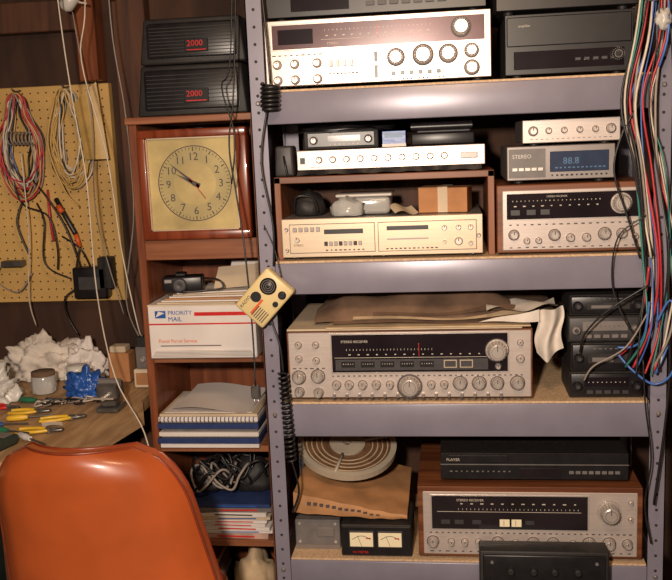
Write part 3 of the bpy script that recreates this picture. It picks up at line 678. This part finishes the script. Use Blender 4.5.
b.tube([(-1.10,2.60,2.34),(-1.08,2.60,1.9),(-1.05,2.60,1.6),(-1.06,2.60,1.3),(-1.0,2.60,1.0)],.0018,CRDG,5)
b.done()
b=B('lamp_socket_cord'); b.tube([(-1.08,2.60,2.34),(-1.07,2.58,1.97),(-1.02,2.56,1.91)],.0035,CRDW,6); b.lathe([(.010,0),(.022,.01),(.022,.05),(.012,.06)],(-1.05,2.56,1.945),(-.5,0,-.6),WHT2,14); b.tube([(-1.0,2.57,1.99),(-.96,2.56,1.93),(-.93,2.56,1.95)],.009,CRDY,8); b.done()
b=B('ceiling_hung_cable_bundle')
cols=[CRDB,CRDB,CRDU,CRDR,CRDW,CRDT,CRDB,CRDR,CRDU,CRDW,CRDB,CRDG,CRDT,CRDB,CRDW,CRDU,CRDB,CRDG,CRDW,CRDR]
base=[(.455,1.95),(.438,1.72),(.415,1.56),(.435,1.40),(.465,1.20),(.455,1.04),(.43,.93)]
for k,m in enumerate(cols):
    off=random.uniform(-.030,.042); amp=random.uniform(.4,1.3); n=len(base)-random.choice((0,0,1,2)) if k>3 else len(base)
    P=[(x+off*amp*(1 if i else .3)+random.uniform(-.010,.010),2.13+random.uniform(-.02,.02),z+random.uniform(-.01,.01)) for i,(x,z) in enumerate(base[:n])]
    b.tube(P,random.choice((.0018,.0025,.003)),m,6)
b.tube([(.46,2.14,1.9),(.49,2.13,1.7),(.50,2.13,1.45),(.49,2.12,1.2),(.50,2.13,.9),(.47,2.13,.6)],.003,CRDB,6)
b.tube([(.47,2.13,1.05),(.50,2.12,1.1),(.51,2.12,.95),(.47,2.13,.90),(.42,2.14,.93),(.385,2.16,.97)],.003,CRDU,6)
b.tube([(.45,2.12,1.10),(.44,2.12,1.02),(.42,2.14,.99),(.385,2.15,.985)],.003,CRDU,6)
b.tube([(.45,2.13,1.18),(.44,2.14,1.08),(.42,2.15,1.0),(.39,2.165,.96)],.003,CRDR,6)
b.tube([(.44,2.13,.96),(.445,2.12,.85),(.46,2.12,.72),(.45,2.13,.6),(.465,2.13,.5)],.002,CRDB,6)
b.tube([(.44,2.12,1.3),(.38,2.13,1.25),(.37,2.14,1.14),(.40,2.13,1.05),(.44,2.13,1.0)],.002,CRDB,6)
b.tube([(.45,2.12,1.14),(.36,2.13,1.08),(.31,2.15,1.02),(.30,2.165,.97)],.0025,CRDB,6)
b.tube([(.45,2.12,1.08),(.40,2.13,.99),(.33,2.15,.94),(.31,2.165,.90)],.0022,CRDG,6)
b.tube([(.42,2.12,1.55),(.385,2.13,1.48),(.37,2.13,1.40),(.40,2.13,1.30),(.43,2.13,1.2)],.0025,CRDB,6)
b.blob((.445,2.13,1.82),.03,.02,.035,CRDG,.5,3,4,3,False)
b.blob((.47,2.12,1.73),.015,.015,.02,WHT2,.3,3,4,3,False)
b.done()
b=B('coiled_telephone_cord')
b.coil((-.418,2.145,1.635),(-.422,2.145,1.575),.021,6,.0042,CRDB)
b.tube([(-.43,2.145,1.575),(-.45,2.145,1.45),(-.43,2.145,1.3),(-.435,2.15,1.20)],.0028,CRDB,6)
b.coil((-.425,2.15,.93),(-.415,2.15,.70),.012,18,.0032,CRDB)
b.tube([(-.415,2.15,.70),(-.40,2.15,.62),(-.42,2.15,.56)],.003,CRDB); b.tube([(-.45,2.155,2.1),(-.425,2.145,1.8),(-.418,2.145,1.635)],.003,CRDB); b.tube([(-.45,2.16,1.20),(-.452,2.161,1.08),(-.43,2.15,1.0),(-.425,2.15,.93)],.0028,CRDB)
b.done()
b=B('hanging_power_cord')
b.tube([(-.50,2.30,2.2),(-.53,2.25,1.66),(-.545,2.22,1.50),(-.53,2.20,1.38),(-.51,2.17,1.25),(-.50,2.162,1.05),(-.495,2.14,.90)],.0024,CRDB,6)
b.tube([(-.51,2.30,2.2),(-.54,2.27,1.72),(-.56,2.24,1.64),(-.53,2.22,1.52),(-.545,2.22,1.40)],.002,CRDB,6)
b.box(-.506,-.484,2.13,2.15,.868,.900,METD,.003); b.tube([(-.500,2.14,.868),(-.500,2.14,.850)],.002,SILB,5,spline=False); b.tube([(-.490,2.14,.868),(-.490,2.14,.850)],.002,SILB,5,spline=False)
b.done()

# ---------------------------------------------------------------- chair
b=B('orange_vinyl_chair')
CX=-.755
def hw(s):
    W=.248+(.203-.248)*max(0,(s-.2)/.8) if s>.2 else .248
    if s>.72:
        t=(s-.72)/.28; W-=.085*(1-math.sqrt(max(0,1-t*t)))
    return W
def back(u,s,side):
    uu=u*2-1
    x=CX-.045*s+uu*hw(s)
    y=1.745-.055*s+.070*uu*uu
    z=.40+(.482-.010*uu*uu)*s
    edge=min(1,(1-abs(uu))*5)*min(1,(1-s)*9+.0)
    edge=math.sqrt(max(0,edge))
    y+= -.022*edge if side==0 else .030+.016*edge
    return (x,y,z)
N1,N2=40,36
b.grid(lambda u,v:back(u,v,0),N1,N2,LEA); b.grid(lambda u,v:back(1-u,v,1),N1,N2,LEA)
b.grid(lambda u,v:tuple(Vector(back(0,u,0)).lerp(Vector(back(0,u,1)),1-v)),N2,3,LEA)
b.grid(lambda u,v:tuple(Vector(back(1,u,0)).lerp(Vector(back(1,u,1)),v)),N2,3,LEA)
b.grid(lambda u,v:tuple(Vector(back(u,1,0)).lerp(Vector(back(u,1,1)),v)),N1,3,LEA)
for sd in (0,1):
    rim=[back(0,s/20,sd) for s in range(0,21)]+[back(u/20,1,sd) for u in range(1,20)]+[back(1,1-s/20,sd) for s in range(0,21)]
    b.tube(rim,.0035,LEAD,8,spline=False)
b.box(CX-.205,CX+.165,1.76,2.14,.34,.42,LEA,.035,4); b.box(CX-.17,CX+.14,1.80,2.10,.315,.34,BLKM,.004)
b.cyl((CX,1.95,.09),(0,0,1),.025,.24,CHR,18); b.cyl((CX,1.95,.275),(0,0,1),.05,.042,BLKM,18)
for k in range(5):
    a=k*2*math.pi/5+.3; c,s_=math.cos(a),math.sin(a)
    b.tube([(CX,1.95,.11),(CX+c*.12,1.95+s_*.12,.10),(CX+c*.24,1.95+s_*.24,.065)],.014,CHR,8)
    b.cyl((CX+c*.24-s_*.012,1.95+s_*.24+c*.012,.026),(s_,-c,0),.026,.024,BLKM,14); b.cyl((CX+c*.24,1.95+s_*.24,.03),(0,0,1),.008,.04,CHR,8)
b.done()

# ---------------------------------------------------------------- lights
def area(name,loc,tgt,size,p,col):
    l=bpy.data.lights.new(name,'AREA'); l.size=size; l.energy=p; l.color=col
    o=bpy.data.objects.new(name,l); S.collection.objects.link(o); o.location=loc
    o.rotation_euler=(Vector(tgt)-Vector(loc)).to_track_quat('-Z','Y').to_euler()
area('flash_light',(-.24,-.02,1.68),(0,2.2,.95),.09,53,(1,.83,.68))
area('ceiling_lamp',(0,.9,2.30),(0,2.1,1.0),.35,15,(1,.66,.38))
wd=bpy.data.worlds.new('world'); S.world=wd; wd.use_nodes=True
wd.node_tree.nodes['Background'].inputs[0].default_value=(1,.68,.5,1); wd.node_tree.nodes['Background'].inputs[1].default_value=.08

# ---------------------------------------------------------------- camera
cd=bpy.data.cameras.new('camera'); co=bpy.data.objects.new('camera',cd); S.collection.objects.link(co); S.camera=co
cd.sensor_fit='HORIZONTAL'; cd.sensor_width=36; cd.lens=900/672*36; cd.clip_start=.02
p,yw,rl=math.radians(9.5),math.radians(7.5),math.radians(-2.4)
fw=Vector((-math.sin(yw)*math.cos(p),math.cos(yw)*math.cos(p),-math.sin(p)))
r=fw.cross(Vector((0,0,1))).normalized(); u=r.cross(fw)
r2=r*math.cos(rl)+u*math.sin(rl); u2=-r*math.sin(rl)+u*math.cos(rl)
M=Matrix((r2,u2,-fw)).transposed().to_4x4(); M.translation=Vector((0,0,1.5)); co.matrix_world=M
